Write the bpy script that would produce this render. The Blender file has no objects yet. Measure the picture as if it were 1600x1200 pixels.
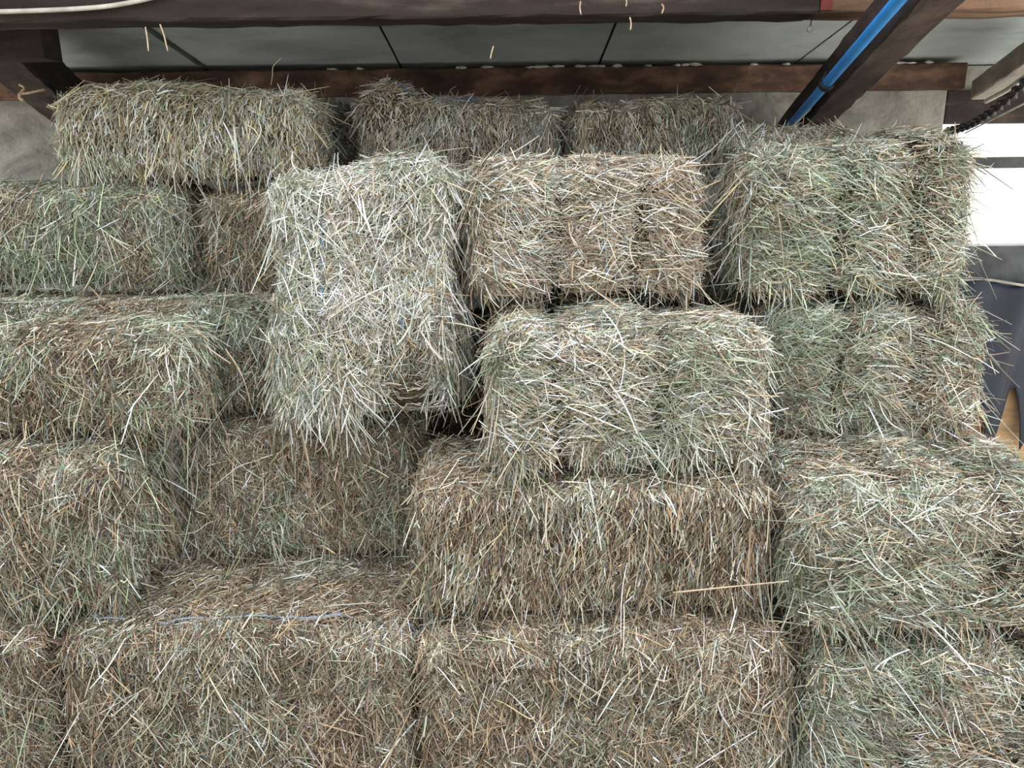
import bpy, bmesh, math, random
import numpy as np
from mathutils import Vector, Matrix, Euler

random.seed(7)
RNG = np.random.default_rng(11)
scn = bpy.context.scene
COL = scn.collection
R = math.radians

# ------------------------------------------------------------------ camera
CAM_Z = 1.78
PITCH, ROLL, F = R(15.5), R(-0.65), 1260.0
cam_data = bpy.data.cameras.new('camera')
cam_data.sensor_width = 36.0
cam_data.lens = 36.0 * F / 1600.0
cam_data.clip_start = 0.05
cam = bpy.data.objects.new('camera', cam_data)
COL.objects.link(cam)
CAM_R = (Euler((math.pi / 2 - PITCH, 0, 0)).to_matrix() @ Matrix.Rotation(ROLL, 3, 'Z'))
cam.matrix_world = Matrix.Translation((0, 0, CAM_Z)) @ CAM_R.to_4x4()
scn.camera = cam


def ray(px, py):
    return CAM_R @ Vector(((px - 800) / F, -(py - 600) / F, -1.0))


def P(px, py, d):
    """The point seen at (px, py) in the photograph that stands d metres ahead of the camera."""
    v = ray(px, py)
    v = v * (d / v.y)
    return Vector((v.x, v.y, v.z + CAM_Z))


def X(px, d, z):
    """World x of image column px at distance d and height z."""
    lo, hi = -400.0, 1600.0
    for _ in range(40):
        m = (lo + hi) / 2
        if P(px, m, d).z > z:
            lo = m
        else:
            hi = m
    return P(px, lo, d).x


# ------------------------------------------------------------------ bookkeeping
def tag(o, label=None, cat=None, group=None, kind=None):
    for k, v in (('label', label), ('category', cat), ('group', group), ('kind', kind)):
        if v:
            o[k] = v
    return o


def link(name, data, parent=None):
    o = bpy.data.objects.new(name, data)
    COL.objects.link(o)
    if parent is not None:
        o.parent = parent
    return o


def empty(name, loc=(0, 0, 0)):
    o = link(name, None)
    o.location = loc
    o.empty_display_size = 0.05
    return o


def bm_obj(name, bm, mat, parent=None, smooth=False):
    me = bpy.data.meshes.new(name)
    bmesh.ops.recalc_face_normals(bm, faces=bm.faces)
    bm.to_mesh(me)
    bm.free()
    if mat:
        me.materials.append(mat)
    if smooth:
        for p in me.polygons:
            p.use_smooth = True
    return link(name, me, parent)


def add_box(bm, lo, hi, mtx=None, bevel=0.0):
    r = bmesh.ops.create_cube(bm, size=1.0)
    vs = r['verts']
    for v in vs:
        v.co = Vector((lo[i] + (v.co[i] + 0.5) * (hi[i] - lo[i]) for i in range(3)))
    if bevel > 0:
        es = list({e for v in vs for e in v.link_edges})
        rb = bmesh.ops.bevel(bm, geom=es, offset=bevel, segments=2, affect='EDGES', profile=0.6)
        vs = list({v for f in rb['faces'] for v in f.verts} | {v for v in vs if v.is_valid})
    if mtx is not None:
        for v in vs:
            v.co = mtx @ v.co
    return vs


def add_beam(bm, p1, p2, w, h, up=Vector((0, 0, 1)), bevel=0.006, rough=0.004, cuts=14):
    """A sawn timber from p1 to p2 (centre line), w wide and h deep, slightly uneven."""
    d = (p2 - p1)
    L = d.length
    d.normalize()
    side = d.cross(up).normalized()
    u = side.cross(d).normalized()
    rings = []
    b = bevel
    prof = [(-w/2+b, -h/2), (w/2-b, -h/2), (w/2, -h/2+b), (w/2, h/2-b), (w/2-b, h/2), (-w/2+b, h/2), (-w/2, h/2-b), (-w/2, -h/2+b)]
    for i in range(cuts + 1):
        t = i / cuts
        c = p1 + d * (L * t)
        ring = []
        for (x, y) in prof:
            j = Vector((random.uniform(-1, 1), random.uniform(-1, 1), random.uniform(-1, 1))) * rough
            if i in (0, cuts):
                j *= 0.3
            ring.append(bm.verts.new(c + side * x + u * y + j))
        rings.append(ring)
    n = len(prof)
    for a, c in zip(rings, rings[1:]):
        for k in range(n):
            bm.faces.new((a[k], a[(k+1) % n], c[(k+1) % n], c[k]))
    bm.faces.new(rings[0][::-1])
    bm.faces.new(rings[-1])


def add_tube(bm, pts, rad, seg=10, closed=False):
    pts = [Vector(p) for p in pts]
    n = len(pts)
    rads = rad if isinstance(rad, (list, tuple)) else [rad] * n
    rings = []
    ref = Vector((0.13, 0.21, 0.97))
    for i, p in enumerate(pts):
        a = pts[(i - 1) % n] if (closed or i > 0) else pts[i]
        b = pts[(i + 1) % n] if (closed or i < n - 1) else pts[i]
        t = (b - a).normalized()
        s = t.cross(ref)
        if s.length < 1e-3:
            s = t.cross(Vector((1, 0, 0)))
        s.normalize()
        u = s.cross(t).normalized()
        rings.append([bm.verts.new(p + (s * math.cos(2*math.pi*k/seg) + u * math.sin(2*math.pi*k/seg)) * rads[i]) for k in range(seg)])
    pairs = list(zip(rings, rings[1:]))
    if closed:
        pairs.append((rings[-1], rings[0]))
    for a, b in pairs:
        for k in range(seg):
            bm.faces.new((a[k], a[(k+1) % seg], b[(k+1) % seg], b[k]))
    if not closed:
        bm.faces.new(rings[0][::-1])
        bm.faces.new(rings[-1])


def smooth_path(pts, n=8):
    """Catmull-Rom through the points."""
    pts = [Vector(p) for p in pts]
    q = [pts[0] * 2 - pts[1]] + pts + [pts[-1] * 2 - pts[-2]]
    out = []
    for i in range(1, len(q) - 2):
        for k in range(n):
            t = k / n
            a, b, c, d = q[i-1], q[i], q[i+1], q[i+2]
            out.append(0.5 * ((2*b) + (c-a)*t + (2*a-5*b+4*c-d)*t*t + (3*b-a-3*c+d)*t**3))
    out.append(pts[-1])
    return out


# ------------------------------------------------------------------ materials
def srgb(r, g, b):
    f = lambda c: (c/255/12.92) if c/255 <= 0.04045 else ((c/255+0.055)/1.055)**2.4
    return (f(r), f(g), f(b), 1.0)


def new_mat(name, rough=0.8, spec=0.2):
    m = bpy.data.materials.new(name)
    m.use_nodes = True
    nt = m.node_tree
    b = nt.nodes['Principled BSDF']
    b.inputs['Roughness'].default_value = rough
    b.inputs['Specular IOR Level'].default_value = spec
    return m, nt, b


def noise_mat(name, stops, scale=(6, 6, 6), detail=6, rough=0.8, spec=0.2, bump=0.0, bump_scale=60, distort=0.0, nrough=0.6):
    m, nt, b = new_mat(name, rough, spec)
    N, Lk = nt.nodes, nt.links
    tc = N.new('ShaderNodeTexCoord')
    mp = N.new('ShaderNodeMapping')
    mp.inputs['Scale'].default_value = scale
    no = N.new('ShaderNodeTexNoise')
    no.inputs['Scale'].default_value = 1.0
    no.inputs['Detail'].default_value = detail
    no.inputs['Roughness'].default_value = nrough
    no.inputs['Distortion'].default_value = distort
    cr = N.new('ShaderNodeValToRGB')
    while len(cr.color_ramp.elements) < len(stops):
        cr.color_ramp.elements.new(0.5)
    for e, (pos, c) in zip(cr.color_ramp.elements, stops):
        e.position = pos
        e.color = c
    Lk.new(tc.outputs['Object'], mp.inputs['Vector'])
    Lk.new(mp.outputs['Vector'], no.inputs['Vector'])
    Lk.new(no.outputs['Fac'], cr.inputs['Fac'])
    Lk.new(cr.outputs['Color'], b.inputs['Base Color'])
    if bump:
        n2 = N.new('ShaderNodeTexNoise')
        n2.inputs['Scale'].default_value = bump_scale
        n2.inputs['Detail'].default_value = 5
        bp = N.new('ShaderNodeBump')
        bp.inputs['Strength'].default_value = bump
        bp.inputs['Distance'].default_value = 0.01
        Lk.new(tc.outputs['Object'], n2.inputs['Vector'])
        Lk.new(n2.outputs['Fac'], bp.inputs['Height'])
        Lk.new(bp.outputs['Normal'], b.inputs['Normal'])
    return m


M = {}
M['old_timber'] = noise_mat('old_timber', [(0.3, srgb(36, 32, 30)), (0.55, srgb(58, 49, 45)), (0.66, srgb(86, 75, 67)), (0.8, srgb(118, 106, 94))], (2.2, 14, 14), 7, 0.85, 0.15, 0.5, 40)
M['plate_timber'] = noise_mat('plate_timber', [(0.3, srgb(50, 40, 36)), (0.5, srgb(82, 62, 52)), (0.62, srgb(116, 90, 74)), (0.75, srgb(136, 114, 96))], (4, 10, 10), 7, 0.85, 0.15, 0.5, 40)
M['brown_timber'] = noise_mat('brown_timber', [(0.3, srgb(80, 60, 46)), (0.55, srgb(120, 92, 70)), (0.75, srgb(150, 120, 92))], (2.0, 16, 16), 7, 0.8, 0.2, 0.5, 40)
M['rafter_timber'] = noise_mat('rafter_timber', [(0.3, srgb(44, 37, 34)), (0.5, srgb(66, 55, 50)), (0.7, srgb(94, 80, 72))], (9, 2.0, 9), 7, 0.85, 0.15, 0.5, 40)
M['pale_timber'] = noise_mat('pale_timber', [(0.3, srgb(120, 112, 104)), (0.55, srgb(160, 150, 138)), (0.75, srgb(196, 184, 166))], (9, 2.0, 9), 7, 0.8, 0.2, 0.4, 40)
M['red_paint'] = noise_mat('red_paint', [(0.3, srgb(90, 40, 34)), (0.7, srgb(128, 62, 50))], (20, 20, 20), 5, 0.75, 0.2)
M['roof_sheet'] = noise_mat('roof_sheet', [(0.25, srgb(112, 116, 114)), (0.45, srgb(152, 156, 152)), (0.7, srgb(178, 180, 174))], (1.6, 2.6, 2.0), 8, 0.85, 0.15, 0.15, 30, 0.4)
M['roof_backing'] = noise_mat('roof_backing', [(0.3, srgb(38, 36, 36)), (0.7, srgb(60, 58, 56))], (3, 3, 3), 4, 0.9, 0.1)
M['joint_strip'] = noise_mat('joint_strip', [(0.3, srgb(62, 62, 60)), (0.7, srgb(92, 92, 90))], (8, 8, 8), 4, 0.8, 0.2)
M['concrete'] = noise_mat('concrete', [(0.28, srgb(84, 82, 80)), (0.45, srgb(126, 122, 114)), (0.6, srgb(150, 146, 136)), (0.78, srgb(172, 168, 158))], (3.5, 3.5, 5), 9, 0.9, 0.1, 0.6, 45, 0.6, 0.68)
M['off_white'] = noise_mat('off_white', [(0.3, srgb(150, 148, 142)), (0.7, srgb(200, 198, 190))], (30, 30, 30), 4, 0.9, 0.1)
M['dirt_floor'] = noise_mat('dirt_floor', [(0.3, srgb(70, 58, 46)), (0.55, srgb(96, 80, 62)), (0.75, srgb(124, 106, 84))], (3, 3, 3), 8, 0.95, 0.05, 0.6, 30)
M['bounce_slab'] = noise_mat('bounce_slab', [(0.3, srgb(214, 210, 200)), (0.7, srgb(232, 229, 220))], (2, 2, 2), 6, 0.9, 0.1)
M['blue_pipe'] = noise_mat('blue_pipe', [(0.3, srgb(30, 120, 196)), (0.7, srgb(44, 142, 214))], (14, 14, 14), 4, 0.38, 0.45)
M['black_plastic'] = noise_mat('black_plastic', [(0.3, srgb(14, 14, 18)), (0.7, srgb(28, 28, 34))], (10, 10, 10), 3, 0.5, 0.4)
M['white_cable'] = noise_mat('white_cable', [(0.3, srgb(168, 160, 146)), (0.7, srgb(214, 208, 196))], (16, 16, 16), 5, 0.7, 0.3)
M['chain_iron'] = noise_mat('chain_iron', [(0.35, srgb(34, 30, 36)), (0.6, srgb(60, 54, 56)), (0.75, srgb(150, 140, 128))], (40, 40, 40), 4, 0.55, 0.5)
M['navy_sheet'] = noise_mat('navy_sheet', [(0.3, srgb(7, 10, 22)), (0.7, srgb(14, 19, 38))], (5, 5, 5), 4, 0.5, 0.4, 0.3, 14)
M['tan_board'] = noise_mat('tan_board', [(0.3, srgb(128, 98, 70)), (0.7, srgb(182, 148, 108))], (3, 3, 14), 5, 0.85, 0.15)
M['twine_blue'] = noise_mat('twine_blue', [(0.3, srgb(48, 96, 150)), (0.7, srgb(92, 140, 186))], (90, 90, 90), 3, 0.6, 0.3)
M['twine_grey'] = noise_mat('twine_grey', [(0.3, srgb(110, 122, 142)), (0.7, srgb(156, 168, 186))], (90, 90, 90), 3, 0.6, 0.3)
M['twine_cream'] = noise_mat('twine_cream', [(0.3, srgb(178, 150, 122)), (0.7, srgb(220, 196, 168))], (90, 90, 90), 3, 0.8, 0.1)
M['wire'] = noise_mat('wire', [(0.3, srgb(26, 26, 28)), (0.7, srgb(44, 42, 42))], (20, 20, 20), 2, 0.6, 0.3)


def hay_core_mat():
    m = noise_mat('hay_core_shade', [(0.28, srgb(46, 38, 28)), (0.45, srgb(72, 61, 46)), (0.6, srgb(98, 86, 66)), (0.75, srgb(128, 116, 92))], (28, 28, 90), 7, 0.95, 0.05, 1.0, 130, 1.2, 0.7)  # core brown darkened to stand in for shade between the stalks
    return m


def hay_stalk_mat():
    m, nt, b = new_mat('hay_stalks', 0.5, 0.45)
    N, Lk = nt.nodes, nt.links
    at = N.new('ShaderNodeAttribute')
    at.attribute_name = 'tint'
    Lk.new(at.outputs['Color'], b.inputs['Base Color'])
    return m


M['core_shade'] = hay_core_mat()
M['stalks'] = hay_stalk_mat()


# ------------------------------------------------------------------ noise for shapes
def vnoise(p, seed=0):
    p = np.asarray(p, dtype=np.float64)
    i = np.floor(p).astype(np.int64)
    f = p - i
    f = f * f * (3 - 2 * f)

    def h(ix, iy, iz):
        n = (ix * 374761393 + iy * 668265263 + iz * 1274126177 + seed * 974634777) & 0xFFFFFFFF
        n = ((n ^ (n >> 13)) * 1274126177) & 0xFFFFFFFF
        n = n ^ (n >> 16)
        return (n & 0xFFFF) / 32767.5 - 1.0
    o = 0
    for dx in (0, 1):
        for dy in (0, 1):
            for dz in (0, 1):
                w = (f[:, 0] if dx else 1 - f[:, 0]) * (f[:, 1] if dy else 1 - f[:, 1]) * (f[:, 2] if dz else 1 - f[:, 2])
                o = o + w * h(i[:, 0] + dx, i[:, 1] + dy, i[:, 2] + dz)
    return o


# hay colours (reflectance of single stalks)
PAL = np.array([srgb(*c)[:3] for c in (
    (156, 160, 142),   # 0 grey green
    (126, 137, 106),   # 1 fresh green
    (180, 168, 142),   # 2 straw
    (224, 220, 206),   # 3 bleached
    (148, 126, 98),    # 4 tan brown
    (166, 145, 125),   # 5 pinkish brown
    (94, 77, 60),      # 6 dark brown
    (198, 180, 132),   # 7 yellow
)])
MIX = {  # own hay tones, plus light and shade between bales put into the shares
    #          grgrn fresh straw bleach tan  pink  dark  yellow
    'green':  (0.32, 0.17, 0.14, 0.10, 0.11, 0.06, 0.10, 0.01),
    'pale':   (0.24, 0.06, 0.19, 0.39, 0.06, 0.04, 0.02, 0.00),
    'brown':  (0.09, 0.03, 0.19, 0.08, 0.27, 0.14, 0.20, 0.01),
    'pink':   (0.10, 0.02, 0.21, 0.24, 0.14, 0.24, 0.05, 0.00),
    'mixed':  (0.21, 0.09, 0.20, 0.20, 0.14, 0.08, 0.07, 0.01),
    'rose':   (0.12, 0.03, 0.22, 0.28, 0.13, 0.19, 0.03, 0.00),
    'sandy':  (0.15, 0.05, 0.26, 0.25, 0.15, 0.09, 0.04, 0.01),
    'yellow': (0.17, 0.08, 0.25, 0.19, 0.11, 0.05, 0.04, 0.11),
    'dull':   (0.25, 0.12, 0.14, 0.06, 0.18, 0.07, 0.18, 0.00),
}


class Bale:
    """A rectangular bale: soft rounded box, sagging at its string lines, in local axes x = width, y = depth (front is -y), z = height."""

    def __init__(s, size, seed, r=0.075, lump=0.02, grooves=(), groove_depth=0.02, hump=None, dent=None):
        s.dent = dent
        s.h = np.array(size) / 2.0
        s.seed, s.r, s.lump = seed, min(r, min(size) * 0.42), lump
        s.grooves, s.gd, s.hump = grooves, groove_depth, hump

    def surf(s, p):
        """p: points on the box surface -> positions and normals of the bale surface"""
        q = np.clip(p, -(s.h - s.r), s.h - s.r)
        v = p - q
        n = v / np.maximum(np.linalg.norm(v, axis=1, keepdims=True), 1e-9)
        pos = q + n * s.r
        sd = s.seed * 7.31
        d = s.lump * vnoise(pos * 4.5 + sd, s.seed) + 0.45 * s.lump * vnoise(pos * 11 + sd, s.seed + 1) + 0.2 * s.lump * vnoise(pos * 30 + sd, s.seed + 2)
        nx = 1 - np.abs(n[:, 0])
        for g in s.grooves:
            d = d - s.gd * nx * np.exp(-((pos[:, 0] - g + 0.012 * np.sin(pos[:, 2] * 9 + g * 30)) / 0.022) ** 2)
        if len(s.grooves):
            e = np.array(sorted(list(s.grooves) + [-s.h[0], s.h[0]]))
            k = np.clip(np.searchsorted(e, pos[:, 0]) - 1, 0, len(e) - 2)
            t = np.clip((pos[:, 0] - e[k]) / (e[k+1] - e[k]), 0, 1)
            d = d + nx * s.gd * 0.6 * (np.sin(t * np.pi) - 0.6)
        # keep inside the nominal box so that neighbours do not cut into each other
        d = d - s.lump * 0.55
        if s.hump is not None:
            hx, hw, hh = s.hump
            d = d + hh * np.exp(-((pos[:, 0] - hx) / hw) ** 2) * np.clip(n[:, 2], 0, 1)
        if s.dent is not None:
            x_, z_, w_, dp = s.dent
            d = d - dp * np.exp(-((pos[:, 0] - x_) / w_) ** 2 - ((pos[:, 2] - z_) / w_) ** 2) * np.clip(-n[:, 1], 0, 1)
        return pos + n * d[:, None], n

    def mesh(s, name, step=0.028):
        nx, ny, nz = [max(6, int(round(2 * a / step))) for a in s.h]
        idx, pts, faces = {}, [], []

        def vid(i, j, k):
            key = (i, j, k)
            if key not in idx:
                idx[key] = len(pts)
                pts.append((-s.h[0] + 2*s.h[0]*i/nx, -s.h[1] + 2*s.h[1]*j/ny, -s.h[2] + 2*s.h[2]*k/nz))
            return idx[key]
        for i in range(nx):
            for k in range(nz):
                faces.append((vid(i, 0, k), vid(i+1, 0, k), vid(i+1, 0, k+1), vid(i, 0, k+1)))
                faces.append((vid(i, ny, k), vid(i, ny, k+1), vid(i+1, ny, k+1), vid(i+1, ny, k)))
        for i in range(nx):
            for j in range(ny):
                faces.append((vid(i, j, 0), vid(i, j+1, 0), vid(i+1, j+1, 0), vid(i+1, j, 0)))
                faces.append((vid(i, j, nz), vid(i+1, j, nz), vid(i+1, j+1, nz), vid(i, j+1, nz)))
        for j in range(ny):
            for k in range(nz):
                faces.append((vid(0, j, k), vid(0, j, k+1), vid(0, j+1, k+1), vid(0, j+1, k)))
                faces.append((vid(nx, j, k), vid(nx, j+1, k), vid(nx, j+1, k+1), vid(nx, j, k+1)))
        pos, _ = s.surf(np.array(pts))
        me = bpy.data.meshes.new(name)
        me.from_pydata([tuple(p) for p in pos], [], faces)
        me.materials.append(M['core_shade'])
        for p in me.polygons:
            p.use_smooth = True
        return me

    def sample(s, rng, n, face):
        """n random box-surface points on a face: 'front','top','left','right','bottom','back'"""
        u = rng.uniform(-1, 1, (n, 3)) * s.h
        ax, sg = {'front': (1, -1), 'back': (1, 1), 'left': (0, -1), 'right': (0, 1), 'bottom': (2, -1), 'top': (2, 1)}[face]
        u[:, ax] = sg * s.h[ax]
        return u

    def area(s, face):
        a, b = {'front': (0, 2), 'back': (0, 2), 'left': (1, 2), 'right': (1, 2), 'bottom': (0, 1), 'top': (0, 1)}[face]
        return 4 * s.h[a] * s.h[b]


KEYS = 4
S4 = np.linspace(-0.5, 0.5, KEYS)


def strands(bale, rng, n, face, style, mix, down):
    """keys (n,4,3), radii (n,), colours (n,3) of stalks lying on one face."""
    box = bale.sample(rng, n, face)
    pos, nor = bale.surf(box)
    ref = np.where(np.abs(nor[:, :1]) > 0.75, np.array([[0.0, 1.0, 0.0]]), np.array([[1.0, 0.0, 0.0]]))
    t1 = ref - nor * np.sum(ref * nor, 1, keepdims=True)
    t1 /= np.linalg.norm(t1, axis=1, keepdims=True)
    t2 = np.cross(nor, t1)
    t2 *= np.where(t2[:, 2:3] < 0, -1.0, 1.0)
    field = vnoise(pos * 7 + 31.7, bale.seed + 5)
    L = np.exp(rng.normal(math.log(0.040), 0.50, n))
    bend = rng.normal(0, 0.13, n)
    tilt = np.abs(rng.normal(0, 0.10, n))
    off = rng.gamma(1.6, 0.0035, n) - 0.002
    if style == 'string':
        L *= 1.25
        th = rng.normal(0, 0.62, n) + field * 0.7
        if len(bale.grooves):
            g = np.min(np.abs(pos[:, :1] - np.array(bale.grooves)[None, :]), axis=1)
            lim = 2 * (g + 0.006) / np.clip(np.abs(np.cos(th)), 0.15, 1)
            L = np.where(rng.random(n) < 0.9, np.minimum(L, np.maximum(lim, 0.014)), L)
            th = th + (rng.random(n) < 0.75) * np.exp(-(g / 0.03) ** 2) * (np.pi / 2) * np.sign(rng.normal(0, 1, n))
        bend *= 1.5
    elif style == 'cut':
        th = np.pi / 2 + rng.normal(0, 0.42, n) + field * 0.45
        L *= np.where(rng.random(n) < 0.8, 0.62, 1.1)
        tilt = np.abs(rng.normal(0.1, 0.12, n))
        bend *= 0.7
    elif style == 'hang':
        th = np.pi / 2 + rng.normal(0, 0.85, n) + field * 0.7
        L *= 1.1
        tilt = np.abs(rng.normal(0.05, 0.12, n))
    else:
        th = rng.uniform(-np.pi, np.pi, n) * 0.75 + field * 1.2
    wild = rng.random(n) < 0.06
    tilt = np.where(wild, np.abs(rng.normal(0.35, 0.3, n)), tilt)
    L = np.where(wild, L * 1.35, L)
    stray = rng.random(n) < 0.008
    L = np.where(stray, rng.uniform(0.12, 0.24, n), L)
    off = np.where(stray, off + 0.012, off)
    L = np.clip(L, 0.012, 0.24)
    d = np.cos(th)[:, None] * t1 + np.sin(th)[:, None] * t2
    if style in ('cut', 'hang'):
        d = np.where((d @ down)[:, None] < 0, -d, d)       # loose ends point down
    d = d + nor * tilt[:, None]
    d /= np.linalg.norm(d, axis=1, keepdims=True)
    side = np.cross(nor, d)
    be = rng.uniform(-np.pi, np.pi, n)
    bdir = side * np.cos(be)[:, None] + nor * (np.sin(be) * 0.5)[:, None]
    base = pos + nor * off[:, None] + d * (L * tilt * 0.8)[:, None]
    k = base[:, None, :] + d[:, None, :] * (L[:, None] * S4[None, :])[:, :, None] \
        + bdir[:, None, :] * ((L * bend)[:, None] * (S4 ** 2 - 0.1)[None, :] * 2)[:, :, None]
    # some stalks are kinked
    kink = (rng.random(n) < 0.12)[:, None] * rng.normal(0, 0.22, (n, 3)) * L[:, None]
    k[:, 3, :] += kink
    if face == 'top':                                      # tops bristle a little
        up = (rng.random(n) < 0.05)[:, None] * np.abs(rng.normal(0, 0.028, (n, 1)))
        k[:, 2, :] += nor * up * 0.5
        k[:, 3, :] += nor * up * 1.2
    # long free ends droop
    free = np.clip(np.einsum('nkj,nj->nk', k - pos[:, None, :], nor) - 0.012, 0, None)
    k += down[None, None, :] * (free * 0.7)[:, :, None]
    rad = np.exp(rng.normal(math.log(0.00102), 0.38, n))
    rad = np.where(wild, rad * 1.15, rad)
    rad = np.clip(rad, 0.0004, 0.0026)
    return k, rad, colours(bale, rng, pos, mix)


def colours(bale, rng, pos, mix):
    n = len(pos)
    w = np.tile(np.array(MIX[mix]), (n, 1))
    a = vnoise(pos * 6 + 3.3, bale.seed + 8)
    b = vnoise(pos * 13 + 9.1, bale.seed + 9)
    w[:, 0] *= np.exp(1.1 * a); w[:, 1] *= np.exp(1.8 * a)
    w[:, 4] *= np.exp(-1.0 * a); w[:, 6] *= np.exp(1.3 * b); w[:, 3] *= np.exp(-0.9 * b); w[:, 5] *= np.exp(-0.8 * a + 0.4 * b)
    c = np.cumsum(w / w.sum(1, keepdims=True), 1)
    i = np.clip((rng.random((n, 1)) > c).sum(1), 0, len(PAL) - 1)
    col = PAL[i] * np.exp(rng.normal(-0.08, 0.48, n))[:, None]
    return np.clip(col, 0.01, 0.9)


def hay_curves(name, ks, rads, cols, parent):
    k = np.concatenate(ks); r = np.concatenate(rads); c = np.concatenate(cols)
    n = len(k)
    cv = bpy.data.hair_curves.new(name)
    cv.add_curves([KEYS] * n)
    cv.attributes['position'].data.foreach_set('vector', k.reshape(-1).astype(np.float32))
    ra = cv.attributes.get('radius') or cv.attributes.new('radius', 'FLOAT', 'POINT')
    taper = np.array([0.85, 1.0, 0.95, 0.6])
    ra.data.foreach_set('value', (r[:, None] * taper[None, :]).reshape(-1).astype(np.float32))
    ta = cv.attributes.new('tint', 'FLOAT_COLOR', 'CURVE')
    c4 = np.ones((n, 4), np.float32); c4[:, :3] = c
    ta.data.foreach_set('color', c4.reshape(-1))
    cv.materials.append(M['stalks'])
    o = link(name, cv, parent)
    o['kind'] = 'stuff'
    return o


DENS = 26000
TOTAL = [0]


def make_bale(label, x0, x1, d, depth, ztop, zbot, mix='mixed', front='string', top='mess', yaw=0, pitch=0, roll=0,
              grooves=(), gd=0.02, r=0.08, lump=0.026, hump=None, dens=1.0, faces=None, group=None, twine=(), seed=None, fringe=220, fringe_span=(-1, 1), dent=None):
    """x0, x1: world x of the two ends; d: distance of the front face; heights are relative to the camera."""
    seed = seed if seed is not None else len(TOTAL) * 13 + int(abs(x0 * 1000) + d * 100) % 997
    TOTAL.append(0)
    rng = np.random.default_rng(seed)
    size = (x1 - x0, depth, ztop - zbot)
    b = Bale(size, seed, r, lump, grooves, gd, hump, dent)
    o = link('hay_bale', b.mesh('hay_bale'))
    o.location = ((x0 + x1) / 2, d + depth / 2, CAM_Z + (ztop + zbot) / 2)
    o.rotation_euler = (R(pitch), R(roll), R(yaw))
    tag(o, label, 'hay bale', group)
    rot = Euler(o.rotation_euler).to_matrix()
    down = np.array(rot.inverted() @ Vector((0, 0, -1)))
    fc = dict(front=1.0, top=0.8, left=0.5, right=0.5)
    if faces:
        fc.update(faces)
    ks, rs, cs = [], [], []
    for f, w in fc.items():
        n = int(DENS * b.area(f) * w * dens)
        if n < 1:
            continue
        st = front if f == 'front' else top if f == 'top' else ('hang' if front != 'cut' else 'mess')
        k, rr, c = strands(b, rng, n, f, st, mix, down)
        ks.append(k); rs.append(rr); cs.append(c)
    if fringe and dens > 0:
        k, rr, c = fringe_strands(b, rng, fringe, mix, down, fringe_span)
        ks.append(k); rs.append(rr); cs.append(c)
    if ks:
        TOTAL[0] += sum(len(k) for k in ks)
        hay_curves('hay_stalks', ks, rs, cs, o)
    for (axis, at, rad, mat, lift) in twine:
        bm = bmesh.new()
        a1, a2 = [i for i in range(3) if i != axis]
        per, N_ = [], 40
        for (ua, va, ub, vb) in ((-1, -1, 1, -1), (1, -1, 1, 1), (1, 1, -1, 1), (-1, 1, -1, -1)):
            for i in range(N_):
                t = i / N_
                p = [0.0, 0.0, 0.0]
                p[axis] = at
                p[a1] = (ua + (ub - ua) * t) * b.h[a1]
                p[a2] = (va + (vb - va) * t) * b.h[a2]
                per.append(p)
        pos, nor = b.surf(np.array(per, float))
        if twine and b.dent is not None:                             # the lower run lies buried in loose hay
            vis = (pos[:, 1] < 0) & (pos[:, 2] > -0.13)
            first = int(np.argmax(vis & ~np.roll(vis, 1)))
            pos, nor, vis = np.roll(pos, -first, 0), np.roll(nor, -first, 0), np.roll(vis, -first)
            pos, nor = pos[vis], nor[vis]
        wob = vnoise(pos * 9 + at * 50, seed + 77)
        pos = pos + nor * (lift + 0.011 * wob)[:, None]
        pos[:, axis] += 0.012 * vnoise(pos * 5 + 11, seed + 78)
        add_tube(bm, [tuple(p) for p in pos], rad, 6, closed=b.dent is None)
        bm_obj('twine', bm, mat, o, True)
    return o


def fringe_strands(b, rng, n, mix, down, span=(-1, 1)):
    """stalks hanging from the lower front edge"""
    box = b.sample(rng, n, 'front')
    box[:, 2] = -b.h[2] + rng.uniform(0.0, 0.11, n)
    box[:, 0] = rng.uniform(span[0], span[1], n) * b.h[0]
    pos, nor = b.surf(box)
    L = np.clip(np.exp(rng.normal(math.log(0.075), 0.45, n)), 0.02, 0.2) * np.clip(0.75 + 0.6 * vnoise(pos * 14, b.seed + 21), 0.3, 1.3)
    d = np.tile(down, (n, 1)) + rng.normal(0, 0.42, (n, 3)) + np.array([0, -1.0, 0]) * 0.12
    d /= np.linalg.norm(d, axis=1, keepdims=True)
    s = np.linspace(0, 1, KEYS)
    k = pos[:, None, :] + np.array([0, -0.006, 0]) + d[:, None, :] * (L[:, None] * s[None, :])[:, :, None]
    k += rng.normal(0, 0.06, (n, 1, 3)) * (L[:, None] * s[None, :] ** 2)[:, :, None]
    rad = np.clip(np.exp(rng.normal(math.log(0.001), 0.35, n)), 0.0004, 0.0024)
    return k, rad, colours(b, rng, pos, mix)


#EXTRA
# ------------------------------------------------------------------ the stack of bales
Z = lambda zr: CAM_Z + zr


def xs(px0, px1, d, zt, zb):
    zm = Z((zt + zb) / 2)
    return X(px0, d, zm), X(px1, d, zm)


def bale_px(label, px0, px1, d, depth, zt, zb, **k):
    x0, x1 = xs(px0, px1, d, zt, zb)
    w = x1 - x0
    g = [(-w/2 + w * (gp - px0) / (px1 - px0)) for gp in k.pop('gpx', ())]
    return make_bale(label, x0, x1, d, depth, zt, zb, grooves=g, **k)


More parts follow.
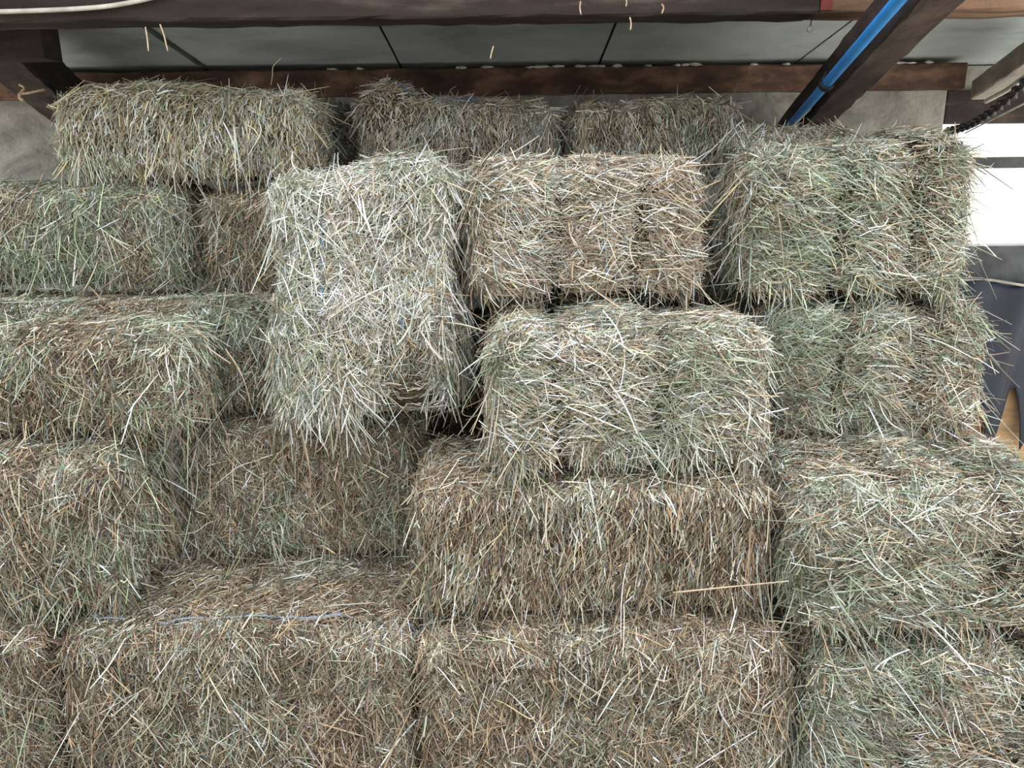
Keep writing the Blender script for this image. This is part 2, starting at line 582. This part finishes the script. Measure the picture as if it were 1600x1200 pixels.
# bottom row
bale_px('brown hay bale in the bottom left corner, only its end in view', -500, 82, 2.0, 0.55, -1.28, -1.78, mix='brown', front='hang', faces=dict(top=1.0))
bale_px('long brown bottom row bale with pale twine running along its top', 90, 647, 1.98, 0.56, -1.28, -1.78, mix='brown', front='hang', faces=dict(top=1.1),
        twine=((1, -0.17, 0.0032, M['twine_grey'], 0.0055),))
bale_px('brown bottom row bale in the middle, below the cut-stem bale', 649, 1240, 1.95, 0.56, -1.28, -1.78, mix='brown', front='hang', faces=dict(top=1.0))
bale_px('green bale in the bottom right corner under another green one', 1268, 1800, 1.87, 0.5, -1.29, -1.78, mix='green', front='string', faces=dict(left=0.8), gpx=(1420, 1590))
# second row
bale_px('slumped brownish green bale at the left edge above the bottom row', -260, 196, 2.08, 0.42, -0.77, -1.27, mix='dull', front='hang', r=0.11, fringe=700, faces=dict(right=0.9))
bale_px('recessed grey brown bale beneath the bright slumped bale', 268, 652, 2.42, 0.46, -0.80, -1.27, mix='dull', front='hang', faces=dict(top=1.0))
bale_px('wide bale with brown cut stems standing upright on its face', 645, 1212, 2.06, 0.46, -0.872, -1.268, mix='brown', front='cut', lump=0.018, faces=dict(left=1.0, top=1.0), gpx=(870, 1040), gd=0.012)
bale_px('large loose green bale at the right edge under the tall pair', 1246, 1740, 1.88, 0.62, -0.85, -1.28, mix='green', front='string', r=0.13, lump=0.038, faces=dict(left=1.0, top=1.1), gpx=(1410, 1580), gd=0.03, dent=(0.04, -0.04, 0.15, 0.07))
# third row
bale_px('left bale with sunlit bleached straw strewn on its top', -190, 292, 2.2, 0.33, -0.45, -0.76, mix='dull', front='hang', top='mess', r=0.10, faces=dict(right=1.0, top=1.2))
bale_px('shaded bale at the back of the dark gap on the left', -200, 418, 2.55, 0.46, -0.44, -0.79, mix='dull', front='hang', faces=dict(top=1.2))
bale_px('middle bale with straggling stalks hanging over the cut-stem bale', 764, 1212, 2.1, 0.46, -0.44, -0.843, mix='mixed', front='string', gpx=(868, 1034), gd=0.042, r=0.09, fringe=1100, faces=dict(left=0.9, top=1.0))
bale_px('lower bale of the tall greenish pair beside the window', 1200, 1544, 2.38, 0.46, -0.43, -0.85, mix='green', front='string', gpx=(1312, 1432), gd=0.035, fringe=500, faces=dict(right=0.8, top=0.5))
# fourth row
bale_px('dark grey green bale at the left edge under the yellowish end bale', -140, 280, 2.8, 0.46, -0.06, -0.435, mix='green', front='hang', r=0.10, faces=dict(top=1.0))
bale_px('small shaded bale filling the space left of the bright slumped bale', 303, 452, 2.88, 0.42, -0.09, -0.44, mix='dull', front='hang', faces=dict(top=0.8))
bale_px('pinkish brown bale in the centre with two deep string grooves', 730, 1098, 2.43, 0.44, -0.005, -0.412, mix='pink', front='string', gpx=(862, 988), gd=0.042, yaw=4, faces=dict(left=1.1, top=1.0),
        twine=((0, 0.045, 0.0026, M['twine_blue'], 0.002),))
bale_px('upper bale of the tall greenish pair, with the window behind its corner', 1170, 1524, 2.38, 0.46, 0.02, -0.42, mix='green', hump=(0.24, 0.12, 0.045), front='string', gpx=(1310, 1424), gd=0.04, r=0.09, fringe=400, faces=dict(left=0.8, right=0.9, top=1.0))
# the bright bale that has slid forward, nose down
xa, xb = X(412, 2.3, Z(-0.4)), X(716, 2.3, Z(-0.4))
make_bale('bright pale bale standing on end, leaning back, with blue twine', xa, xb, 2.33, 0.39, -0.03, -0.775, mix='pale', front='mess', top='mess', pitch=-11, yaw=-2, roll=-1.5, r=0.10, lump=0.035, hump=(0.10, 0.16, 0.03),
          faces=dict(top=1.25, left=1.0, right=0.9, front=1.3, bottom=0.25), fringe=900, fringe_span=(-1, 0.1), dent=(0.17, -0.33, 0.14, 0.2), twine=((0, -0.11, 0.003, M['twine_blue'], 0.001), (0, 0.12, 0.003, M['twine_blue'], 0.001)))
# top row, further back
bale_px('top row bale with a yellowish left end, nearest the sloping rafter', 78, 486, 2.86, 0.44, 0.235, -0.06, mix='yellow', front='cut', hump=(-0.08, 0.28, 0.03), faces=dict(left=0.8, right=0.8, top=1.0), lump=0.022)
bale_px('shadowed top row bale set back beside a heap of loose hay', 430, 562, 3.42, 0.44, 0.225, -0.13, mix='dull', front='hang')
bale_px('top row bale in the middle with a tuft heaped on its left end', 550, 876, 3.1, 0.44, 0.205, -0.13, mix='rose', front='cut', hump=(-0.27, 0.10, 0.09), faces=dict(top=1.0),
        twine=((1, -0.10, 0.004, M['twine_blue'], 0.014),))
bale_px('top row bale at the right end, brown with evenly cut stems', 886, 1156, 3.1, 0.44, 0.205, -0.13, mix='sandy', front='cut', faces=dict(top=1.0))
bale_px('low brown bale behind the tall pair, in front of the blue pipe', 1142, 1340, 2.86, 0.22, 0.105, -0.215, mix='mixed', front='mess', top='mess', faces=dict(top=1.0))
# the row behind, seen only through the gaps
HID = dict(mix='dull', front='hang', group='bales behind the front stack')
for c, (x0, x1, zt) in enumerate(((-0.75, 0.0, -0.155), (0.02, 0.73, -0.155), (0.75, 1.62, -0.24))):
    for i, (za, zb) in enumerate(((zt, -0.52), (-0.55, -0.785 if c == 0 else -0.92), (-0.95, -1.32), (-1.35, -1.78))):
        front_d = 2.92 if i == 0 else 2.74 if (i == 1 and c == 0) else 3.19
        make_bale('shadowed hay bale of the back row, hidden behind the front stack', x0, x1, front_d, 0.62 if i == 0 else 0.42, za, zb, dens=0.5 if front_d < 3 else 0.0, **HID)

print('stalks', TOTAL[0])

# ------------------------------------------------------------------ the barn
WALL_D = 4.2
# floor
bm = bmesh.new()
add_box(bm, (-7, -9, -0.1), (7, 4.6, 0.0))
tag(bm_obj('floor', bm, M['dirt_floor']), 'earth floor of the barn', 'floor', kind='structure')
for side, x0, x1 in (('left', -12, -2.5), ('right', 1.95, 12)):  # pale slabs added to bounce light up to the roof ends
    bm = bmesh.new()
    add_box(bm, (x0, -9, -0.08), (x1, 4.6, 0.004))
    tag(bm_obj('floor_bounce_' + side, bm, M['bounce_slab']), 'added light-bouncing slab on the ' + side, 'floor', kind='structure')

xw = X(1478, WALL_D, Z(0.25))
# back wall, with the opening on the right
bm = bmesh.new()
add_box(bm, (-4.5, WALL_D, 0), (xw, WALL_D + 0.2, Z(0.312)), bevel=0.004)
add_box(bm, (-4.5, WALL_D + 0.05, Z(0.295)), (4.6, WALL_D + 0.2, Z(0.425)))
add_box(bm, (xw, WALL_D + 0.01, 0), (4.6, WALL_D + 0.2, Z(-0.62)))
tag(bm_obj('wall_back', bm, M['concrete']), 'grey rendered concrete back wall', 'wall', kind='structure')
# unseen wall added to darken the left bales, left open at the back
bm = bmesh.new()
add_box(bm, (-3.0, -0.6, 0), (-2.8, 2.3, 2.75))
tag(bm_obj('wall_left_blocker', bm, M['concrete']), 'added unseen side wall that darkens the left bales', 'wall', kind='structure')
# unseen wall added at the front left to block light from the left bales
bm = bmesh.new()
add_box(bm, (-2.79, -0.6, 0), (-0.85, -0.4, 2.75))
tag(bm_obj('wall_front_blocker', bm, M['concrete']), 'added unseen front wall blocking light from the left bales', 'wall', kind='structure')

# window opening: lintel, bar, lower board
w = empty('window_1', (xw, WALL_D, Z(0)))
tag(w, 'bright open window in the back wall at the right', 'window', kind='structure')
zl0, zl1 = P(1540, 192, WALL_D).z, Z(0.309)
bm = bmesh.new(); add_box(bm, (0.002, 0.0, zl0 - Z(0)), (2.4, 0.16, zl1 - Z(0)), bevel=0.008)
bm_obj('lintel', bm, M['old_timber'], w)
bm = bmesh.new(); add_box(bm, (0.0, 0.05, P(1580, 263, WALL_D).z - Z(0)), (2.4, 0.11, P(1580, 245, WALL_D).z - Z(0)), bevel=0.005)
bm_obj('bar', bm, M['joint_strip'], w)
bm = bmesh.new(); add_box(bm, (0.0, -0.02, P(1580, 442, WALL_D).z - Z(0)), (2.4, 0.10, P(1580, 383, WALL_D).z - Z(0)), bevel=0.008)
bm_obj('sill', bm, M['joint_strip'], w)

# roof: sheets on a slope that falls towards the back wall
SL = 0.142
ZR0 = 0.44
zroof = lambda y: Z(ZR0 + (WALL_D - y) * SL)


def on_roof(px, py):
    lo, hi = 1.0, 9.0
    for _ in range(50):
        m = (lo + hi) / 2
        if P(px, py, m).z < zroof(m):
            lo = m
        else:
            hi = m
    return P(px, py, lo)


ROOF_FRONT = 2.45
joints = []
for (a, b_) in (((225, 44), (335, 112)), ((590, 40), (630, 108)), ((955, 38), (940, 104)), ((1330, 34), (1240, 100))):
    joints.append((on_roof(*a).x + on_roof(*b_).x) / 2)
print('joints', joints)
print('roof', joints)
edges = [-2.75] + joints + [2.75]
ce = empty('ceiling', (0, WALL_D, zroof(WALL_D)))
tag(ce, 'grey sheeted underside of the barn roof', 'ceiling', kind='structure')
for i, (a, b_) in enumerate(zip(edges, edges[1:])):
    bm = bmesh.new()
    g = 0.006
    yb = WALL_D + 0.16
    vs = []
    for (x, y, t) in ((a + g, ROOF_FRONT, 0), (b_ - g, ROOF_FRONT, 0), (b_ - g, yb, 0), (a + g, yb, 0),
                      (a + g, ROOF_FRONT, 1), (b_ - g, ROOF_FRONT, 1), (b_ - g, yb, 1), (a + g, yb, 1)):
        vs.append(bm.verts.new((x, y - WALL_D, zroof(y) - zroof(WALL_D) + 0.008 * t)))
    for q in ((0, 1, 2, 3), (7, 6, 5, 4), (0, 4, 5, 1), (1, 5, 6, 2), (2, 6, 7, 3), (3, 7, 4, 0)):
        bm.faces.new([vs[k] for k in q])
    bm_obj('roof_sheet', bm, M['roof_sheet'], ce)
bm = bmesh.new()
vs = []
for (x, y, t) in ((-2.75, ROOF_FRONT, 0), (2.75, ROOF_FRONT, 0), (2.75, 4.5, 0), (-2.75, 4.5, 0), (-2.75, ROOF_FRONT, 1), (2.75, ROOF_FRONT, 1), (2.75, 4.5, 1), (-2.75, 4.5, 1)):
    vs.append(bm.verts.new((x, y - WALL_D, zroof(y) - zroof(WALL_D) + 0.012 + 0.03 * t)))
for q in ((0, 1, 2, 3), (7, 6, 5, 4), (0, 4, 5, 1), (1, 5, 6, 2), (2, 6, 7, 3), (3, 7, 4, 0)):
    bm.faces.new([vs[k] for k in q])
bm_obj('roof_backing', bm, M['roof_backing'], ce)
# the covered joint on the left
bm = bmesh.new()
for (x, hw) in ((joints[0], 0.012),):
    p1 = Vector((x, 2.4, zroof(2.4) - 0.004)) - Vector((0, WALL_D, zroof(WALL_D)))
    p2 = Vector((x, WALL_D - 0.02, zroof(WALL_D - 0.02) - 0.004)) - Vector((0, WALL_D, zroof(WALL_D)))
    add_beam(bm, p1, p2, hw * 2, 0.006, bevel=0.001, rough=0.0005)
bm_obj('joint_strip', bm, M['joint_strip'], ce)

# wall plate along the top of the back wall
xe = X(1502, WALL_D - 0.06, Z(0.36))
bm = bmesh.new()
add_beam(bm, Vector((-4.3, WALL_D - 0.053, Z(0.366))), Vector((xe, WALL_D - 0.053, Z(0.366))), 0.10, 0.118, rough=0.003, cuts=60)
tag(bm_obj('roof_plate', bm, M['plate_timber']), 'brown timber wall plate along the top of the back wall', 'beam', kind='thing')
# purlins close to the camera
PY = 2.72
xj = X(1283, 2.64, Z(0.45))
zb0 = 0.418
bm = bmesh.new()
add_beam(bm, Vector((-3.6, PY, Z(zb0 + 0.1))), Vector((xj - 0.003, PY, Z(zb0 + 0.1))), 0.15, 0.2, rough=0.0035, cuts=60)
tag(bm_obj('roof_purlin', bm, M['old_timber']), 'dark weathered roof beam spanning the top of the photo', 'beam', kind='thing')
bm = bmesh.new()
add_beam(bm, Vector((xj + 0.003, PY, Z(zb0 + 0.1))), Vector((4.3, PY, Z(zb0 + 0.1))), 0.145, 0.195, rough=0.003, cuts=30)
o = tag(bm_obj('roof_purlin', bm, M['brown_timber']), 'lighter brown roof beam with a red painted end, top right', 'beam', kind='thing')
bm = bmesh.new()
add_box(bm, (xj + 0.001, PY - 0.078, Z(zb0 + 0.008)), (xj + 0.035, PY - 0.0725, Z(zb0 + 0.19)))
bm_obj('painted_end', bm, M['red_paint'], o)['label'] = 'red painted end'
# rafters
p1, p2 = P(1440, -10, 2.2), P(1214, 236, 4.17)
bm = bmesh.new()
add_beam(bm, p1 + (p1 - p2) * 0.1, p2, 0.108, 0.145, rough=0.003, cuts=30)
tag(bm_obj('roof_rafter', bm, M['rafter_timber']), 'dark sloping rafter with a blue pipe clipped to it', 'beam', kind='thing')
q1, q2 = P(-60, 14, 2.95), P(146, 196, 4.18)
bm = bmesh.new()
add_beam(bm, q1, q2, 0.16, 0.17, rough=0.003, cuts=30)
o = tag(bm_obj('roof_rafter', bm, M['rafter_timber']), 'dark sloping rafter in the top left corner', 'beam', kind='thing')

# packing block between the left rafter and the roof
bm = bmesh.new()
add_box(bm, (P(-30, 60, 2.98).x, 2.94, P(60, 92, 2.96).z), (P(70, 60, 2.96).x, 3.06, zroof(3.06) - 0.005), bevel=0.006)
bm_obj('packing_block', bm, M['old_timber'], o)

# blue water pipe clipped along the left face of the right rafter
dr = (p2 - p1).normalized()
sd = dr.cross(Vector((0, 0, 1))).normalized()
uu = sd.cross(dr).normalized()
Lr = (p2 - p1).length
on_rafter = lambda t: p1 + dr * (Lr * t) - sd * (0.054 + 0.031) - uu * 0.052
path = [on_rafter(t) for t in (-0.12, 0.15, 0.4, 0.62, 0.76)]
path += [on_rafter(0.86) + Vector((0.006, 0, -0.035)), on_rafter(0.93) + Vector((0.0, -0.01, -0.12)), on_rafter(0.95) + Vector((-0.01, -0.01, -0.24))]
bm = bmesh.new()
add_tube(bm, smooth_path(path, 10), 0.0165, 16)
pipe = tag(bm_obj('water_pipe', bm, M['blue_pipe'], None, True), 'bright blue plastic water pipe running down the dark rafter', 'pipe')
for t in (0.30, 0.66):
    c = on_rafter(t)
    bm = bmesh.new()
    ring = [c + (sd * math.cos(a) + uu * math.sin(a)) * 0.0195 for a in np.linspace(0, 2 * math.pi, 20, endpoint=False)]
    for k in (-0.012, 0.0, 0.012):
        add_tube(bm, [p + dr * k for p in ring], 0.0055, 8, closed=True)
    add_tube(bm, [c + uu * 0.018 - sd * 0.004, c + uu * 0.045 - sd * 0.004], 0.006, 8)
    bm_obj('pipe_clip', bm, M['black_plastic'], pipe, True)

# pale cable along the face of the top beam
bm = bmesh.new()
add_tube(bm, smooth_path([P(-60, 17, 2.62), P(0, 18, 2.625), P(70, 16, 2.625), P(130, 13, 2.628), P(180, 8, 2.628), P(235, -3, 2.63), P(300, -22, 2.63)], 8), 0.0068, 10)
tag(bm_obj('cable', bm, M['white_cable'], None, True), 'dirty white cable sagging along the dark roof beam, top left', 'cable')

# bead on a string hanging from the beam
bm = bmesh.new()
c = P(1266, 46, 2.74)
bmesh.ops.create_icosphere(bm, subdivisions=3, radius=0.0105, matrix=Matrix.Translation(c))
for v in bm.verts:
    v.co = c + (v.co - c) * (1 + 0.18 * math.sin(v.co.x * 700) * math.cos(v.co.z * 500))
bead = tag(bm_obj('string_knob', bm, M['off_white'], None, True), 'small white knob hanging on a short string from the roof beam', 'knob')
bm = bmesh.new()
add_tube(bm, [c + Vector((0, 0, 0.008)), P(1267, 36, 2.74), Vector((c.x + 0.002, 2.74, Z(zb0) + 0.004))], 0.0016, 6)
bm_obj('string', bm, M['wire'], bead)

# wisps of straw caught on the beam
wl = ('straw wisp caught on the beam, midway along the top edge', 'straw wisp dangling below the dark beam right of centre', 'tiny straw wisp at the very top of the beam', 'forked straw wisp on the beam left of the red painted end', 'straw wisp dangling in front of the roof sheets above the middle bale', 'straw wisp hanging at the left end of the beam, near the covered joint', 'second straw wisp hanging near the covered roof joint')
for lab, pts in zip(wl, (((907, 2), (906, 12), (908, 23)), ((984, 27), (986, 36), (985, 47)), ((976, -6), (979, 2), (978, 10)), ((1034, 6), (1037, 12), (1034, 21)), ((771, 72), (768, 82), (766, 92)), ((227, 42), (230, 60), (232, 80)), ((250, 38), (256, 55), (262, 80)))):
    bm = bmesh.new()
    dd = 2.625 if pts[0][1] < 60 else 2.7
    add_tube(bm, smooth_path([P(a, b, dd) for a, b in pts], 4), [0.0022] * 8 + [0.0012], 5)
    tag(bm_obj('hanging_straw_wisp', bm, M['twine_cream']), lab, 'straw', 'straw wisps caught on the roof beams')

# two long single stalks lying loose on the stack
for lab, pts, r_ in (('long pale straw lying across the join of bottom middle bale and right stack', [P(1052, 926, 1.97), P(1140, 917, 1.92), P(1232, 908, 1.86)], 0.0026),
                     ('single dry blade bridging the dark gap left of the leaning bale', [P(352, 545, 2.43), P(372, 575, 2.40), P(383, 600, 2.385), P(392, 632, 2.38)], 0.0024)):
    bm = bmesh.new()
    pp = smooth_path(pts, 6)
    add_tube(bm, pp, [r_ * (1 - 0.5 * i / len(pp)) for i in range(len(pp))], 6)
    tag(bm_obj('loose_hanging_straw', bm, M['twine_cream'], None, True), lab, 'straw')

# knotted twine on the left rafter
bm = bmesh.new()
add_tube(bm, smooth_path([P(30, 132, 3.2), P(38, 137, 3.2), P(33, 145, 3.19), P(40, 146, 3.18), P(55, 143, 3.18), P(70, 140, 3.2)], 6), 0.0045, 7)
add_tube(bm, smooth_path([P(34, 144, 3.185), P(30, 150, 3.18), P(33, 155, 3.18), P(37, 156, 3.18)], 6), 0.006, 7)
tag(bm_obj('twine_knot', bm, M['twine_cream'], None, True), 'knotted scrap of cream twine hanging on the left rafter', 'twine')

# corner on the right: pale rafter, conduit, chain
bm = bmesh.new()
add_beam(bm, P(1536, 140, 4.08), P(1692, 32, 2.9), 0.10, 0.09, rough=0.002, cuts=20)
tag(bm_obj('roof_rafter', bm, M['pale_timber']), 'pale sunlit rafter in the top right corner', 'beam', kind='thing')
bm = bmesh.new()
add_tube(bm, smooth_path([P(1541, 158, 3.9), P(1574, 140, 3.6), P(1604, 119, 3.3), P(1662, 84, 2.9)], 8), 0.011, 10)
tag(bm_obj('conduit', bm, M['white_cable'], None, True), 'thin white conduit under the pale rafter, top right', 'pipe')
c0, c1 = P(1478, 206, 3.8), P(1640, 92, 2.75)
ax = (c1 - c0)
nl = int(ax.length / 0.034)
ax.normalize()
s1 = ax.cross(Vector((0, 0, 1))).normalized()
s2 = s1.cross(ax).normalized()
bm = bmesh.new()
for i in range(nl):
    c = c0 + ax * (0.034 * i) + Vector((0, 0, -0.05 * math.sin(math.pi * i / nl)))
    a = s1 if i % 2 else s2
    a = (a + (s2 if i % 2 else -s1) * 0.35).normalized()
    ring = []
    for k in range(14):
        t = 2 * math.pi * k / 14
        ring.append(c + ax * (0.026 * math.cos(t)) + a * (0.017 * math.sin(t)))
    add_tube(bm, ring, 0.0058, 7, closed=True)
tag(bm_obj('hanging_chain', bm, M['chain_iron'], None, True), 'dark iron chain slanting down in front of the window lintel', 'chain')
bm = bmesh.new()
add_tube(bm, smooth_path([P(1508, 208, 3.4), P(1544, 190, 3.05), P(1584, 170, 2.7), P(1650, 138, 2.3)], 8), 0.0026, 6)
tag(bm_obj('cord', bm, M['white_cable'], None, True), 'thin pale cord running beside the iron chain', 'cord')

# black plastic sheet hung below the window, ragged at the bottom, over tan boards
xa_, xb_ = xw + 0.08, 3.5
nx_, nz_ = 48, 14
ztop_ = Z(-0.615)
bm = bmesh.new()
grid = []
rr = random.Random(4)
ragged = [P(1570, 655, 4.1).z + 0.13 * math.sin(i * 0.9) + rr.uniform(-0.08, 0.08) for i in range(nx_ + 1)]
for i in range(nx_ + 1):
    x = xa_ + (xb_ - xa_) * i / nx_
    col = []
    zt = ztop_ - 0.05 * min(1.0, max(0.0, (x - 2.45) / 0.3))
    for k in range(nz_ + 1):
        t = k / nz_
        col.append(bm.verts.new((x, 4.10 + 0.02 * math.sin(x * 9 + t) + 0.012 * math.sin(x * 23 + t * 5), zt + (ragged[i] - zt) * t)))
    grid.append(col)
for i in range(nx_):
    for k in range(nz_):
        bm.faces.new((grid[i][k], grid[i+1][k], grid[i+1][k+1], grid[i][k+1]))
sheet = bm_obj('hanging_sheet', bm, M['navy_sheet'], None, True)
so = sheet.modifiers.new('thickness', 'SOLIDIFY'); so.thickness = 0.003
tag(sheet, 'dark navy plastic sheet hanging below the window, ragged at its bottom', 'plastic sheet')
bm = bmesh.new()
add_tube(bm, [(xa_ + (xb_ - xa_) * i / nx_, 4.095 + 0.02 * math.sin((xa_ + (xb_ - xa_) * i / nx_) * 9), ztop_ - 0.05 * min(1.0, max(0.0, (xa_ + (xb_ - xa_) * i / nx_ - 2.45) / 0.3))) for i in range(nx_ + 1)], 0.007, 8)
bm_obj('hem', bm, M['pale_timber'], sheet, True)
bm = bmesh.new()
for i in range(4):
    add_box(bm, (xw + 0.1 + i * 0.3, 4.15, 0.0), (xw + 0.39 + i * 0.3, 4.185, Z(-1.12)), bevel=0.004)
tag(bm_obj('board_panel', bm, M['tan_board']), 'tan wooden boards behind the ragged plastic sheet', 'boards', kind='thing')

# pale lumps imitating daylight gaps between the roof sheets and the wall plate
bm = bmesh.new()
rr = random.Random(9)
for px in (520, 560, 715, 722, 760, 832, 846, 870, 910, 925, 940, 962, 1010, 1058, 1066, 1090, 1180, 1228, 1400, 1420, 1450):
    c = P(px + rr.uniform(-4, 4), 107 - 0.003 * px, WALL_D - 0.085)
    c.z = Z(0.427)
    mtx = Matrix.Translation(c) @ Matrix.Diagonal((rr.uniform(0.02, 0.05), 0.02, rr.uniform(0.006, 0.012), 1))
    bmesh.ops.create_icosphere(bm, subdivisions=2, radius=1.0, matrix=mtx)
for v in bm.verts:
    v.co += Vector((rr.uniform(-1, 1), rr.uniform(-1, 1), rr.uniform(-1, 1))) * 0.003
bm_obj('gap_light_1', bm, M['off_white'])['kind'] = 'structure'

# ------------------------------------------------------------------ light
world = bpy.data.worlds.new('sky')
scn.world = world
world.use_nodes = True
nt = world.node_tree
bg = nt.nodes['Background']
tc = nt.nodes.new('ShaderNodeTexCoord')
sp = nt.nodes.new('ShaderNodeSeparateXYZ')
cr = nt.nodes.new('ShaderNodeValToRGB')
mr = nt.nodes.new('ShaderNodeMapRange')
mr.inputs['From Min'].default_value = -1.0
nt.links.new(tc.outputs['Generated'], sp.inputs[0])
nt.links.new(sp.outputs['Z'], mr.inputs['Value'])
nt.links.new(mr.outputs['Result'], cr.inputs['Fac'])
# overcast sky: about three times brighter overhead than at the horizon, pale ground below
cr.color_ramp.elements[0].position = 0.47
cr.color_ramp.elements[0].color = (0.34, 0.325, 0.30, 1)
cr.color_ramp.elements[1].position = 1.0
cr.color_ramp.elements[1].color = (0.89, 0.96, 1.06, 1)
e = cr.color_ramp.elements.new(0.52)
e.color = (0.43, 0.47, 0.515, 1)
nt.links.new(cr.outputs['Color'], bg.inputs['Color'])
bg.inputs['Strength'].default_value = 2.45

bounce_sun = bpy.data.lights.new('bounce_sun', 'SUN')
bounce_sun.energy = 9.0
bounce_sun.angle = R(3)
bounce_sun.color = (1.0, 0.97, 0.93)
so_ = link('bounce_sun', bounce_sun)
so_.rotation_euler = (R(-57), 0, 0)      # added behind the barn so the side slabs bounce light to the roof

scn.view_settings.view_transform = 'Standard'
scn.view_settings.look = 'None'
scn.view_settings.exposure = 0.8
scn.view_settings.gamma = 1.0
scn.view_settings.use_curve_mapping = False
